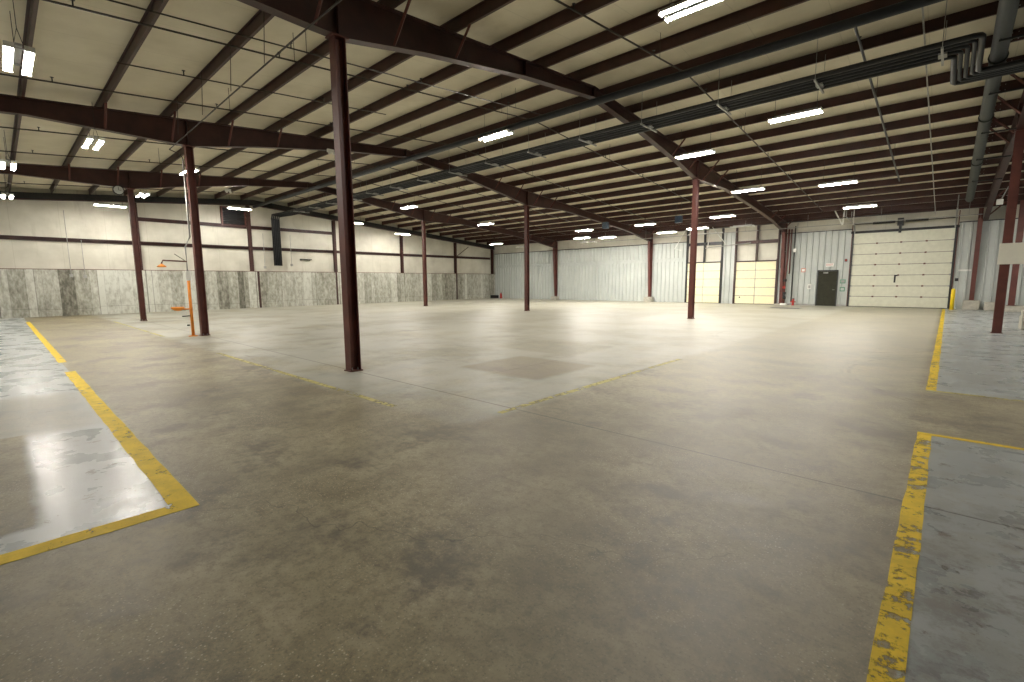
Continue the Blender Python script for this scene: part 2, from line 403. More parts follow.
flab = {FR[0]: 'red roof rafter above the banner-wrapped right column', -7.965: 'big dark rafter crossing the top of the nearest column',
        -17.188: 'dark rafter carried by the column beside the orange eyewash', -26.411: 'distant rafter over the column nearest the concrete wall', 10.48: 'roof rafter beyond the right edge'}
for X in FR + [10.48]:
    t = ibeam_frame(X, MS, flab[X])
    # fly braces from the purlins to the bottom flange near the columns and wall
    for y in PUR:
        if min(abs(y-Y1), abs(y-Y2)) < 3.2 or y > 30:
            for s in (-1, 1):
                if s == -1 and X == FR[0] and y > 30: continue
                z0, z1 = RB(y)+.04, R(y)+.06
                L = (z1-z0)*.9
                def fb(b):
                    tube(b, [(X+s*.09, y+.03, z0), (X+s*(.09+L), y+.03, z1)], .032, 4); local(b, (X, RIDGE, 0))
                mk(fb, 'fly_brace', MSL, t)
# endwall rafter above the concrete gable wall
def ewr(b):
    ys = [YF+.1, RIDGE, YW-.05]
    prism(b, [(XL-.2, y, R(y)-.01) for y in ys] + [(XL-.2, y, R(y)-.33) for y in ys[::-1]], (.2, 0, 0)); local(b, (XL, RIDGE, 0))
t = thing('end_wall_rafter', 'dark sloping beam along the top of the insulated gable wall', 'roof beam', (XL, RIDGE, 0))
mk(ewr, 'web', MDK, t)  # near-black web colour stands in for shadow on the brown beam
def ewf(b):
    ys = [YF+.1, RIDGE, YW-.05]
    prism(b, [(XL-.22, y, R(y)-.33) for y in ys] + [(XL-.22, y, R(y)-.36) for y in ys[::-1]], (.28, 0, 0)); local(b, (XL, RIDGE, 0))
mk(ewf, 'bottom_flange', MS, t)

# purlins: Z sections running the length of the building
words_ = ['first', 'second', 'third', 'fourth', 'fifth', 'sixth', 'seventh', 'eighth', 'ninth', 'tenth', 'eleventh', 'twelfth', 'thirteenth', 'fourteenth', 'fifteenth']
for k in range(15):
    for s in (-1, 1):
        if k == 14 and s < 0: continue
        y = RIDGE + s*(.75 + 1.5*k)
        side = 'dock door wall' if s > 0 else 'camera side eave'
        def pf(b):
            z = R(y); h = E(y)-.003; w = .05; th = .006
            d = s
            prof = [(y-w*d, z+.003+th), (y-w*d, z+.003), (y+th*d, z+.003), (y+th*d, z+h-th), (y+w*d, z+h-th), (y+w*d, z+h), (y, z+h), (y, z+.003+th)]
            prism(b, [(XL-.22, py, pz) for py, pz in prof], (XR-XL+.2, 0, 0)); local(b, (0, y, z))
        o = mk(pf, 'roof_purlin', MS); o.location = (0, y, R(y))
        tag(o, 'dark red roof purlin, the %s from the ridge towards the %s' % (words_[k], side), 'roof purlin', 'roof purlins')
        # lap rivets at the right hand frame line
        if k < 11 and s > 0:
            for dx in (-.55, -.45, .45, .55):
                for dz in (.06, .2):
                    bm_ = bmesh.new(); X = FR[0]
                    box(bm_, (X+dx-.009, -.014, dz-.009), (X+dx+.009, .004, dz+.009)); obj('rivet', bm_, MGALV, o)
# eave strut over the dock wall
o = mk(lambda b: prism(b, [(XL+.05, YW-.09, R(YW)+.0), (XL+.05, YW-.09, R(YW)+.19), (XL+.05, YW+.1, R(YW)+.19), (XL+.05, YW+.1, R(YW))], (XR-XL-.1, 0, 0)), 'eave_strut', MS)
tag(o, 'dark red eave strut along the top of the dock door wall', 'roof purlin')

# ------------------------------------------------------------------ interior columns: H section with base and cap plates
def column(x, y, label, mat=MSL, group='interior steel columns'):
    t = thing('steel_column', label, 'column', (x, y, 0), group=group)
    zt = RB(y)
    mk(lambda b: box(b, (-.1, -.1, .02), (.1, -.086, zt-.02)), 'flange', mat, t)
    mk(lambda b: box(b, (-.1, .086, .02), (.1, .1, zt-.02)), 'flange', mat, t)
    mk(lambda b: box(b, (-.006, -.086, .02), (.006, .086, zt-.02)), 'web', mat, t)
    mk(lambda b: box(b, (-.125, -.125, .0), (.125, .125, .02)), 'base_plate', mat, t, .004)
    mk(lambda b: box(b, (-.13, -.15, zt-.02), (.13, .15, zt)), 'cap_plate', mat, t)
    for sx in (-1, 1):
        for sy in (-1, 1):
            mk(lambda b: lathe(b, (sx*.055, sy*.055, .02), [(.015, 0), (.015, .02), (.008, .025), (.008, .045)], 6), 'anchor_bolt', MGALV, t)
    return t
column(FR[1], Y1, 'nearest dark red steel column standing full height')
column(FR[2], Y1, 'dark red steel column right behind the orange eyewash station')
column(FR[3], Y1, 'dark red steel column with the round clock, nearest the concrete wall')
column(FR[0], Y2, 'dark red steel column carrying the white banner board')
column(FR[1], Y2, 'bright red steel column in front of the narrow dock door')
column(FR[2], Y2, 'slim red steel column in front of the long ribbed liner')
column(FR[3], Y2, 'slim red steel column in front of the concrete wall far bays')
column(10.48, Y1, 'steel column beyond the right edge, near row'); column(10.48, Y2, 'steel column beyond the right edge, far row'); 

# tapered eave columns on concrete pedestals
def wall_column(x, label, ped=.45, y0=YW-.02, base_w=.2, top_w=.5, zt=None, pl=None):
    t = thing('tapered_wall_column', label, 'column', (x, YW, 0), group='tapered eave columns')
    zt = zt or RB(YW-.4)+.02
    dy = y0 - YW
    z0 = ped
    def outer(b): box(b, (-.09, dy-.02, z0), (.09, dy, R(YW)-.03))
    def web(b): prism(b, [(-.006, dy-.02, z0), (-.006, dy-.02, R(YW)-.05), (-.006, dy-top_w, zt), (-.006, dy-base_w, z0)], (.012, 0, 0))
    def inner(b): prism(b, [(-.09, dy-base_w, z0), (-.09, dy-top_w, zt), (-.09, dy-top_w-.02, zt), (-.09, dy-base_w-.02, z0)], (.18, 0, 0))
    mk(outer, 'outer_flange', MSL, t); mk(web, 'web', MSL, t); mk(inner, 'inner_flange', MSL, t)
    mk(lambda b: box(b, (-.14, dy-base_w-.06, z0-.02), (.14, dy, z0)), 'base_plate', MS, t)
    if ped:
        p = mk(lambda b: box(b, (-.32, -.5, 0), (.32, -.04, ped-.02)), 'concrete_pedestal', MPED, None, .02)
        p.location = (x, YW, 0); tag(p, pl, 'pedestal', 'concrete column pedestals')
    return t
wall_column(FR[3], 'tapered red wall column in the ribbed liner, nearest the concrete corner', .3, pl='low concrete pedestal under the wall column nearest the concrete corner')
wall_column(FR[2], 'tapered red wall column left of the narrow dock door', .4, pl='concrete pedestal under the wall column left of the dock doors')
wall_column(FR[1], 'tapered wall column beside the red sprinkler pipes', .1, pl='low concrete pedestal beside the sprinkler pipes')
wall_column(FR[0]-.2, 'tapered red wall column on the block right of the yellow bollard', .5, pl='concrete pedestal right of the yellow bollard')
p = mk(lambda b: box(b, (-.28, -.3, 0), (.28, .3, .42)), 'concrete_pedestal', MPED, None, .03); p.location = (1.72, YW-.75, 0)
tag(p, 'small rounded concrete block beside the pedestal right of the bollard', 'pedestal', 'concrete column pedestals')
t = thing('steel_post', 'red steel post behind the banner-wrapped column', 'column', (2.36, 33.6, 0))
mk(lambda b: box(b, (-.11, -.11, .3), (.11, -.09, 5.3)), 'flange', MSL, t); mk(lambda b: box(b, (-.11, .09, .3), (.11, .11, 5.3)), 'flange', MSL, t)
mk(lambda b: box(b, (-.008, -.09, .3), (.008, .09, 5.3)), 'web', MSL, t)
mk(lambda b: box(b, (-.16, -.16, .28), (.16, .16, .3)), 'base_plate', MSL, t)
o = mk(lambda b: box(b, (1.85, 33.2, 0), (5.5, 34.0, .28)), 'concrete_curb', MPED, None, .02); tag(o, 'low concrete curb under the post at the right edge', 'curb')
o = mk(lambda b: (box(b, (1.78, 21.9, 0), (4.0, 22.3, .42)), box(b, (1.78, 21.5, 0), (2.2, 21.9, .62))), 'concrete_block_wall', MPED, None, .03); tag(o, 'pale low concrete wall end at the right edge behind the banner column', 'low wall')
# banner board on the right column
t = thing('banner_board', 'white board banded around the right column at head height', 'board', (FR[0], Y2-.13, 2.3))
mk(lambda b: box(b, (-.16, -.03, -.29), (1.1, -.005, .31)), 'panel', MBOARD, t, .004)
mk(lambda b: (box(b, (-.12, .0, .1), (.12, .03, .14)), box(b, (-.12, .0, -.14), (.12, .03, -.1))), 'bracket', MGALV, t)

# gable wall columns and girts
gl = {-.2: 'gable wall post near the left edge', 5.75: 'gable wall post hidden by the clock column', 11.72: 'gable wall post beside the louvred vent', 17.64: 'gable wall post just left of the nearest column',
      23.63: 'gable wall post left of the far slim column', 29.6: 'gable wall post with the diagonal brace', 34.5: 'corner post where the concrete wall meets the ribbed liner'}
for y, l in gl.items():
    if y < 5: continue
    t = thing('gable_post', l, 'column', (XL-.225, y, ZC+.03), group='gable wall posts')
    zt = R(y) - .37 - ZC - .03
    mk(lambda b: box(b, (.0, -.1, 0), (.014, .1, zt)), 'flange', MS, t)
    mk(lambda b: box(b, (.2, -.1, 0), (.214, .1, zt)), 'flange', MS, t)
    mk(lambda b: box(b, (.014, -.006, 0), (.2, .006, zt)), 'web', MS, t)
def girt(y0, y1, z, label):
    def f(b):
        for (a, c) in (((XL, y0, -.1), (XL+.012, y1, .1)), ((XL, y0, .088), (XL+.19, y1, .1)), ((XL+.178, y0, .05), (XL+.19, y1, .088)), ((XL, y0, -.1), (XL+.1, y1, -.088))):
            box(b, (a[0]-XL, a[1]-y0, a[2]), (c[0]-XL, c[1]-y0, c[2]))
    o = mk(f, 'wall_girt', MS); o.location = (XL-.245, y0, z); return tag(o, label, 'wall girt', 'gable wall girts')
gy = [YF+.2, 5.75, 11.72, 17.64, 23.63, 29.6, 34.45]
gn = ['left of the clock column', 'behind the orange eyewash station', 'behind the nearest column and the conduit drop', 'right of the nearest column', 'behind the slim far column', 'in the corner bay']
for i in range(6):
    girt(gy[i]+.1, gy[i+1]-.1, 3.985, 'lower red girt on the gable wall ' + gn[i])
    if i > 0 and i < 3: girt(gy[i]+.1, gy[i+1]-.1, 5.35, 'upper red girt on the gable wall ' + gn[i])
# brace in the corner bay
o = mk(lambda b: tube(b, [(XL-.02, 29.75, 4.1), (XL-.02, 31.2, 5.0)], .03, 6), 'diagonal_brace', MS); tag(o, 'short diagonal brace on the gable wall in the corner bay', 'brace')
# louvred vent
t = thing('louvred_vent', 'dark louvred vent high on the gable wall in a red frame', 'vent', (XL-.23, 10.9, 5.98))
mk(lambda b: [box(b, (0, a, c), (.12, a2, c2)) for a, a2, c, c2 in ((-.78, -.68, -.6, .58), (.6, .68, -.6, .58), (-.68, .6, -.6, -.52), (-.68, .6, .5, .58))], 'frame', MSL, t)
mk(lambda b: box(b, (-.04, -.68, -.52), (.0, .6, .5)), 'backing', MBLACK, t)
def lou(b):
    for k in range(9): prism(b, [(0, -.68, -.5+k*.112), (.09, -.68, -.46+k*.112), (.09, -.68, -.45+k*.112), (0, -.68, -.49+k*.112)], (0, 1.28, 0))
mk(lou, 'louvre_blades', MDK, t)

# ------------------------------------------------------------------ doors
def overhead(name, label, x0, x1, h, rows, cols, mat, windows=False):
    t = thing(name, label, 'overhead door', (x0, YW-.02, 0))
    W = x1 - x0; hh = h/rows
    for r in range(rows):
        def sf(b):
            box(b, (.03, -.045, r*hh+.006), (W-.03, 0, (r+1)*hh-.006))
            for k in range(1, 3): box(b, (.04, -.05, r*hh+hh*k/3-.01), (W-.04, -.045, r*hh+hh*k/3+.01))
        mk(sf, 'door_section', mat, t)
        if r: mk(lambda b: box(b, (.035, -.048, r*hh-.016), (W-.035, -.03, r*hh+.016)), 'section_joint', MJOINT, t)
    for c in range(cols+1):
        if mat is MOFFW:
            for r in range(1, rows):
                xx = .06 + (W-.12)*c/cols
                mk(lambda b: box(b, (xx-.045, -.07, r*hh-.04), (xx+.045, -.045, r*hh+.04)), 'hinge', MGALV if c in (0, cols) else MSL, t)
        elif 0 < c < cols:
            xx = W*c/cols
            mk(lambda b: box(b, (xx-.02, -.062, .01), (xx+.02, -.05, h-.01)), 'centre_stile', MGALV, t)
    for s in (0, 1):
        xx = s*W
        mk(lambda b: (box(b, (xx-.035, -.09, 0), (xx+.035, -.075, h+.15)), box(b, (xx+(-.05 if s == 0 else .035), -.09, 0), (xx+(-.035 if s == 0 else .05), .0, h+.15))), 'track', MDK, t)
    mk(lambda b: box(b, (.02, -.06, 0), (W-.02, .01, .035)), 'bottom_seal', MBLACK, t)
    return t
for key, lab, rows, cols, mat, nm in (('narrow', 'narrow glaring cream dock door behind the bright red column', 5, 2, MCREAM, 'dock_door'),
                                      ('cream', 'cream yellow dock door left of the sprinkler pipes', 5, 2, MCREAM, 'dock_door'),
                                      ('big', 'tall off-white sectional overhead door with rows of hinges', 7, 4, MOFFW, 'overhead_door')):
    x0, x1, h = DOORS[key]
    t = overhead(nm, lab, x0, x1, h, rows, cols, mat)
    if key == 'big':
        mk(lambda b: (box(b, (-.09, -.07, 0), (-.05, .0, h+.9)), box(b, (x1-x0+.05, -.07, 0), (x1-x0+.09, .0, h+.9))), 'jamb', MSL, t)
        mk(lambda b: box(b, (-.12, -.10, h), (x1-x0+.12, .1, h+.13)), 'header', MBLACK, t)
        mk(lambda b: tube(b, [(0, -.25, h+.52), (x1-x0, -.25, h+.52)], .025, 8), 'torsion_shaft', MDK, t)
        mk(lambda b: tube(b, [(.9, -.25, h+.52), (1.9, -.25, h+.52)], .065, 10), 'torsion_spring', MBLACK, t)
        mk(lambda b: tube(b, [(2.35, -.25, h+.52), (3.3, -.25, h+.52)], .065, 10), 'torsion_spring', MBLACK, t)
        mk(lambda b: (box(b, (2.0, -.34, h+.3), (2.26, .0, h+.7)), box(b, (2.07, -.2, h-.1), (2.19, -.1, h+.4))), 'centre_bracket', MDK, t)
        mk(lambda b: box(b, (2.05, -.09, 1.42), (2.13, -.06, 1.85)), 'lock_bar', MBLACK, t)
        mk(lambda b: box(b, (2.06, -.075, 1.78), (2.2, -.06, 1.86)), 'lock_latch', MBLACK, t)
    else:
        H = R(YW)-.03
        mid = (x1-x0)/2
        zt = 4.12 if key == 'narrow' else 4.06
        fr = [((-.09, -.12, 0), (.0, .1, H)), ((x1-x0, -.12, 0), (x1-x0+.09, .1, H)), ((mid-.05, -.08, h), (mid+.05, .1, H)),
              ((0, -.12, zt), (x1-x0, .1, zt+.2)), ((0, -.1, h), (x1-x0, .1, h+.08))]
        mk(lambda b: [box(b, *q) for q in fr], 'steel_frame', MS if key == 'cream' else MDK, t)
        if key == 'cream': mk(lambda b: lathe(b, (.35, -.055, .45), [(.05, 0), (.05, -.02)], 10, 'y'), 'pull_handle', MBLACK, t)
# horizontal tracks of the dock doors, white tube with diagonal hangers
t = thing('door_track_frame', 'white tube frame of tracks and struts above the narrow dock door', 'door track', (-13.15, YW, 0))
mk(lambda b: tube(b, [(-1.15, -.15, 4.95), (1.3, -.15, 4.95)], .035, 6), 'top_tube', MWH, t)
mk(lambda b: tube(b, [(-1.3, -.25, 5.3), (-2.0, -.45, 3.95), (-1.55, -.3, 3.85)], .03, 6), 'left_strut', MWH, t)
mk(lambda b: tube(b, [(.45, -.2, 5.3), (.35, -.25, 3.95), (.2, -.25, 3.9)], .04, 6), 'middle_strut', MWH, t)
mk(lambda b: tube(b, [(.6, -.2, 5.35), (1.6, -.3, 4.1)], .03, 6), 'right_strut', MWH, t)
mk(lambda b: tube(b, [(.35, -.28, 3.92), (3.2, -.28, 4.1)], .03, 6), 'lower_rail', MGALV, t)
t = thing('vee_hanger', 'white V-shaped hanger struts left above the big overhead door', 'door track', (-4.72, 33.2, 4.72))
mk(lambda b: tube(b, [(-.42, 0, .85), (-.02, 0, 0)], .035, 6), 'strut', MWH, t)
mk(lambda b: tube(b, [(.05, 0, .9), (.0, 0, 0)], .035, 6), 'strut', MWH, t)
mk(lambda b: tube(b, [(.5, 0, .8), (.5, 0, -.05)], .025, 6), 'strut', MWH, t)
# tracks of the big door running into the room below the roof
for xx, l in ((-4.3, 'left horizontal track of the big overhead door under the roof'), (.05, 'right horizontal track of the big overhead door under the roof')):
    t = thing('horizontal_door_track', l, 'door track', (xx, YW-.1, 0), group='big door tracks')
    mk(lambda b: tube(b, [(0, 0, 4.3), (0, -.12, 4.6), (0, -.45, 4.82), (0, -3.6, 4.95)], .03, 6), 'rail', MGALV, t)
    mk(lambda b: tube(b, [(0, -3.5, 4.95), (0, -3.5, R(YW-3.6))], .02, 6), 'hanger', MGALV, t)
    mk(lambda b: tube(b, [(0, -1.7, 4.9), (0, -1.7, R(YW-1.8))], .02, 6), 'hanger', MGALV, t)

# personnel door
t = thing('door_1', 'dark olive steel personnel door under the exit sign', 'door', (-5.97, YW-.07, 0)); t['kind'] = 'structure'
mk(lambda b: box(b, (.0, -.045, .01), (.95, .0, 2.13)), 'leaf', MDOOR, t, .004)
mk(lambda b: (box(b, (-.06, -.06, 0), (0, .05, 2.2)), box(b, (.95, -.06, 0), (1.01, .05, 2.2)), box(b, (0, -.06, 2.14), (.95, .05, 2.2))), 'frame', MDK, t)
def hd(b): tube(b, [(.87, -.05, 1.0), (.87, -.1, 1.0), (.77, -.1, 1.0)], .014, 8)
mk(hd, 'handle', MGALV, t)
mk(lambda b: box(b, (.25, -.1, 2.0), (.5, -.045, 2.06)), 'door_closer', MGALV, t)
# exit sign
t = thing('exit_sign', 'white and red EXIT sign directly above the dark personnel door', 'sign', (-5.43, YW-.07, 2.5))
mk(lambda b: box(b, (-.2, -.05, -.1), (.2, 0, .12)), 'housing', MWH, t, .01)
def text(s, size, mat, parent, loc, rot=(PI/2, 0, 0)):
    c = bpy.data.curves.new('lettering', 'FONT'); c.body = s; c.size = size; c.extrude = .002; c.align_x = 'CENTER'; c.align_y = 'CENTER'
    tmp = bpy.data.objects.new('tmp', c); COL.objects.link(tmp)
    dg = bpy.context.evaluated_depsgraph_get(); me = bpy.data.meshes.new_from_object(tmp.evaluated_get(dg)); bpy.data.objects.remove(tmp)
    me.materials.append(mat); o = bpy.data.objects.new('lettering', me); COL.objects.link(o); o.parent = parent; o.location = loc; o.rotation_euler = rot
text('EXIT', .17, MRED, t, (0, -.053, .01))
def wallbox(name, label, cat, x, z, w, h, mat, d=.04, extra=None):
    t = thing(name, label, cat, (x, YW-.062, z))
    mk(lambda b: box(b, (-w/2, -d, -h/2), (w/2, 0, h/2)), 'plate', mat, t, .006)
    if extra: extra(t, w, h, d)
    return t
def ring_extra(m):
    def f(t, w, h, d): mk(lambda b: box(b, (-w*.32, -d-.006, -h*.3), (w*.32, -d, h*.3)), 'face', m, t)
    return f
wallbox('warning_sign', 'faded red square notice left of the personnel door', 'sign', -6.82, 2.22, .24, .26, MPINK, .01, ring_extra(MWH))
wallbox('time_clock', 'small cream wall box left of the personnel door', 'box', -6.42, 1.18, .2, .3, MWH, .09, ring_extra(MGALV))
wallbox('first_aid_board', 'small grey-green notice right of the personnel door', 'sign', -4.7, 1.5, .28, .24, MGREEN, .012, ring_extra(MGALV))
wallbox('green_notice', 'green square notice lower right of the personnel door', 'sign', -4.7, 1.03, .26, .26, MGREEN, .012, ring_extra(MLIN))
wallbox('push_button_box', 'small black control button on the left jamb of the big door', 'switch', -4.62, 2.76, .12, .16, MBLACK, .06, ring_extra(MRED))
wallbox('door_control', 'round black control on the liner right of the big door', 'switch', .32, 1.56, .14, .16, MBLACK, .06, ring_extra(MDK))
wallbox('wall_strip_sign', 'slim cream strip sign right of the big door', 'sign', .6, 2.05, .5, .09, MWH, .02)
# sprinkler risers
t = thing('sprinkler_riser', 'pair of red sprinkler riser pipes with valves left of the personnel door', 'pipe', (-7.72, YW-.5, 0))
mk(lambda b: tube(b, [(0, 0, .12), (0, 0, 1.9), (.06, 0, 2.9), (.06, 0, 4.8)], .055, 10), 'riser_pipe', MSL, t)
mk(lambda b: tube(b, [(.2, .05, 2.0), (.2, .05, 4.8)], .04, 8), 'riser_pipe', MSL, t)
mk(lambda b: lathe(b, (0, 0, .4), [(.06, 0), (.1, .02), (.1, .12), (.07, .16), (.07, .3), (.1, .34), (.1, .42), (.06, .44)], 12), 'valve_body', MBLACK, t)
mk(lambda b: lathe(b, (0, 0, 1.5), [(.06, 0), (.1, .03), (.1, .14), (.06, .18)], 12), 'flange_joint', MBLACK, t)
mk(lambda b: lathe(b, (0, -.16, 1.15), [(.09, 0), (.09, .025)], 12, 'y'), 'handwheel', MRED, t)
mk(lambda b: tube(b, [(0, 0, 1.15), (0, -.16, 1.15)], .02, 6), 'stem', MDK, t)
mk(lambda b: box(b, (-.18, -.18, 0), (.18, .18, .12)), 'footing', MWH, t, .02)
for i, (xx, l) in enumerate(((-8.12, 'grey conduit left of the red sprinkler risers'), (-7.4, 'blue grey conduit right of the red sprinkler risers'))):
    o = mk(lambda b: tube(b, [(xx, YW-.08, .2 if i else 2.4), (xx, YW-.08, 5.0)], .035, 8), 'wall_conduit', MGP); tag(o, l, 'conduit')
t = thing('hanging_box', 'small white box on a rod left above the personnel door', 'box', (-7.3, 34.4, 3.45))
mk(lambda b: box(b, (-.08, -.05, -.1), (.08, .05, .12)), 'box_body', MWH, t, .01)
mk(lambda b: tube(b, [(0, 0, .12), (.08, 0, 1.7)], .016, 6), 'rod', MGALV, t)
mk(lambda b: tube(b, [(-.55, 0, -.02), (-.08, 0, -.02)], .015, 6), 'arm', MGALV, t)
t = thing('fire_hydrant_connection', 'small red valve standing on the floor at the base of the liner', 'valve', (-7.2, YW-.45, 0))
mk(lambda b: lathe(b, (0, 0, 0), [(.09, 0), (.09, .04), (.06, .06), (.06, .3), (.09, .34), (.03, .42)], 12), 'body', MRED, t)
mk(lambda b: (tube(b, [(-.14, 0, .22), (.14, 0, .22)], .035, 8)), 'outlet', MRED, t)
mk(lambda b: lathe(b, (0, 0, .43), [(.02, 0), (.08, .01), (.08, .03), (.02, .04)], 10), 'handwheel', MBLACK, t)
# bollard
t = thing('yellow_bollard', 'yellow steel bollard at the right foot of the big overhead door', 'bollard', (.24, 34.0, 0))
mk(lambda b: lathe(b, (0, 0, 0), [(.085, 0), (.085, 1.02), (.07, 1.07), (.035, 1.1), (.005, 1.11)], 16), 'post', MYE, t)
mk(lambda b: lathe(b, (0, 0, 0), [(.12, 0), (.12, .012)], 16), 'base_flange', MYE, t)
# floor pit cover by the back wall
t = thing('floor_grate', 'dark steel floor plate in the aisle before the personnel door', 'grate', (-6.8, 30.6, 0))
mk(lambda b: box(b, (-.75, -.35, 0), (.75, .35, .012)), 'plate', MDK, t)
mk(lambda b: (box(b, (-.8, -.4, 0), (-.75, .4, .015)), box(b, (.75, -.4, 0), (.8, .4, .015)), box(b, (-.75, -.4, 0), (.75, -.35, .015)), box(b, (-.75, .35, 0), (.75, .4, .015))), 'frame', MGALV, t)
# clutter in the far corner
t = thing('red_fire_extinguisher', 'red fire extinguisher on the floor by the far concrete corner', 'fire extinguisher', (-33.0, 34.25, 0))
mk(lambda b: lathe(b, (0, 0, 0), [(.09, 0), (.1, .03), (.1, .42), (.07, .5), (.03, .54)], 14), 'cylinder', MRED, t)
mk(lambda b: (tube(b, [(0, 0, .54), (0, 0, .6)], .02, 6), box(b, (-.02, -.02, .6), (.12, .02, .63))), 'valve', MBLACK, t)
mk(lambda b: tube(b, [(0, -.03, .58), (.13, -.05, .5), (.13, -.05, .2)], .012, 6), 'hose', MBLACK, t)
t = thing('black_crate', 'small black crate on the floor at the end of the concrete wall', 'crate', (-33.85, 34.2, 0))
mk(lambda b: (box(b, (-.35, -.22, 0), (.35, .22, .03)), box(b, (-.35, -.22, .03), (-.32, .22, .3)), box(b, (.32, -.22, .03), (.35, .22, .3)), box(b, (-.32, -.22, .03), (.32, -.19, .3)), box(b, (-.32, .19, .03), (.32, .22, .3))), 'crate_body', MBLACK, t)
mk(lambda b: box(b, (-.31, -.18, .03), (.31, .18, .2)), 'contents', MDK, t)

# ------------------------------------------------------------------ eyewash station
ex, ey = FR[2]-.05, Y1-.3
t = thing('eyewash_station', 'orange safety shower and eyewash on a pole beside the steel column', 'safety shower', (ex, ey, 0))
mk(lambda b: lathe(b, (0, 0, 0), [(.13, 0), (.13, .015), (.05, .03)], 14), 'floor_flange', MOR, t)
mk(lambda b: tube(b, [(0, 0, .02), (0, 0, 1.9)], .042, 10), 'pole', MOR, t)
mk(lambda b: tube(b, [(0, 0, 1.9), (0, 0, 2.75), (0, .14, 3.05), (0, .14, 5.35)], .026, 8), 'upper_pipe', MGALV, t)
mk(lambda b: tube(b, [(0, 0, 2.3), (0, -.6, 2.32), (0, -.64, 2.22)], .022, 8), 'shower_arm', MSL, t)
mk(lambda b: lathe(b, (0, -.64, 2.12), [(.12, 0), (.11, .03), (.04, .08), (.02, .1)], 16), 'shower_head', MOR, t)
mk(lambda b: tube(b, [(0, -.05, 2.33), (0, -.3, 2.52)], .01, 6), 'pull_lever', MDK, t)
mk(lambda b: tube(b, [(0, -.01, .85), (0, -.3, .85)], .022, 8), 'bowl_arm', MOR, t)
mk(lambda b: lathe(b, (0, -.34, .8), [(.03, 0), (.1, .02), (.17, .08), (.175, .12), (.16, .12), (.09, .05), (.02, .04)], 18), 'eyewash_bowl', MOR, t)
mk(lambda b: box(b, (-.02, -.25, .62), (.02, -.02, .65)), 'foot_lever', MDK, t)
mk(lambda b: lathe(b, (0, -.1, .33), [(.04, 0), (.04, .04)], 10), 'drain_tee', MDK, t)
mk(lambda b: box(b, (.03, -.07, 1.72), (.045, .07, 2.02)), 'instruction_plate', MWH, t)
# its supply pipe: along the roof from the nearest rafter and down the column
o = mk(lambda b: tube(b, [(ex, ey+.14, 5.36), (ex, ey+.1, 5.46), (ex+.1, ey-.2, 5.54), (FR[1]-.2, 3.66, 5.54), (FR[1]+2.2, 3.66, 5.56), (4, 3.66, 5.6)], .014, 8), 'water_pipe', MBR)
tag(o, 'thin water pipe running high from the near rafter to the eyewash column', 'pipe')
for i, xx in enumerate((-15.4, -13.2, -11.2, -9.4)):
    o = mk(lambda b: tube(b, [(xx, 3.66, 5.55), (xx, 3.72, R(3.7)+.1)], .007, 4), 'pipe_hanger', MBR)
    tag(o, ['rod hanger of the water pipe nearest the eyewash column', 'second rod hanger of the water pipe out from the eyewash', 'third rod hanger of the water pipe out from the eyewash', 'rod hanger of the water pipe nearest the big near rafter'][i], 'hanger', 'water pipe hangers')

# ------------------------------------------------------------------ clock, emergency lamps
t = thing('wall_clock', 'round clock on the rafter over the column nearest the concrete wall', 'clock', (FR[3]+.12, 3.9, 5.6))
mk(lambda b: lathe(b, (0, 0, 0), [(.2, -.02), (.2, .05), (.17, .06)], 20, 'x'), 'case', MBLACK, t)
mk(lambda b: lathe(b, (.062, 0, 0), [(.165, 0), (.165, .004)], 20, 'x'), 'dial', MGLASS, t)
mk(lambda b: (box(b, (.068, -.008, 0), (.072, .008, .13)), box(b, (.068, 0, -.008), (.072, .09, .008))), 'hands', MBLACK, t)
for (x, y, z, l) in ((FR[2]+.14, 8.76, 6.36, 'white twin-head emergency lamp on the rafter behind the nearest column'), (FR[3]+.14, 8.1, 6.1, 'white twin-head emergency lamp on the rafter above the eyewash')):
    t = thing('emergency_light', l, 'emergency light', (x, y, z), group='emergency lights')
    mk(lambda b: box(b, (-.03, -.13, 0), (.05, .13, .12)), 'battery_box', MWH, t, .01)
    for s in (-1, 1): mk(lambda b: lathe(b, (.06, s*.08, -.04), [(.03, -.03), (.055, .04), (.05, .045)], 12, 'x'), 'lamp_head', MWH, t)

# ------------------------------------------------------------------ pipes, conduits and cable runs
o = mk(lambda b: tube(b, [(XL+.4, 11.95, 6.64), (XR-.3, 11.95, 6.64)], .1, 14), 'sprinkler_main', MPIPE); tag(o, 'thick dark sprinkler main hung along the ridge', 'pipe')
# conduit bundle on trapezes with a jog and a drop
BY, BZ = 13.55, 6.36
t = thing('conduit_bundle', 'bundle of dark conduits running the length beside the ridge and down the gable wall', 'conduits', (0, BY, BZ))
for i in range(5):
    yy = i*.15; zz = -.02*i
    jx = .12 - .1*i; jy = 1.62
    pts = [(XL+.1, yy*.75-.42, 2.85-BZ), (XL+.1, yy*.75-.42, -.35+zz), (XL+.2, yy*.75-.42, -.1+zz), (XL+.9, yy, zz), (jx-.12, yy, zz), (jx-.03, yy+.03, zz), (jx, yy+.12, zz), (jx, jy-.12+yy*.9, -.2), (jx+.04, jy-.03+yy*.9, -.2), (jx+.14, jy+yy*.9, -.2), (12, jy+yy*.9, -.2)]
    mk(lambda b: tube(b, pts, [.055]*3 + [.055 if i in (0, 4) else .04]*8, 10), 'conduit', MDK if i in (0, 4) else MPIPE, t)
xs = [-.46-2.2*k for k in range(15)]
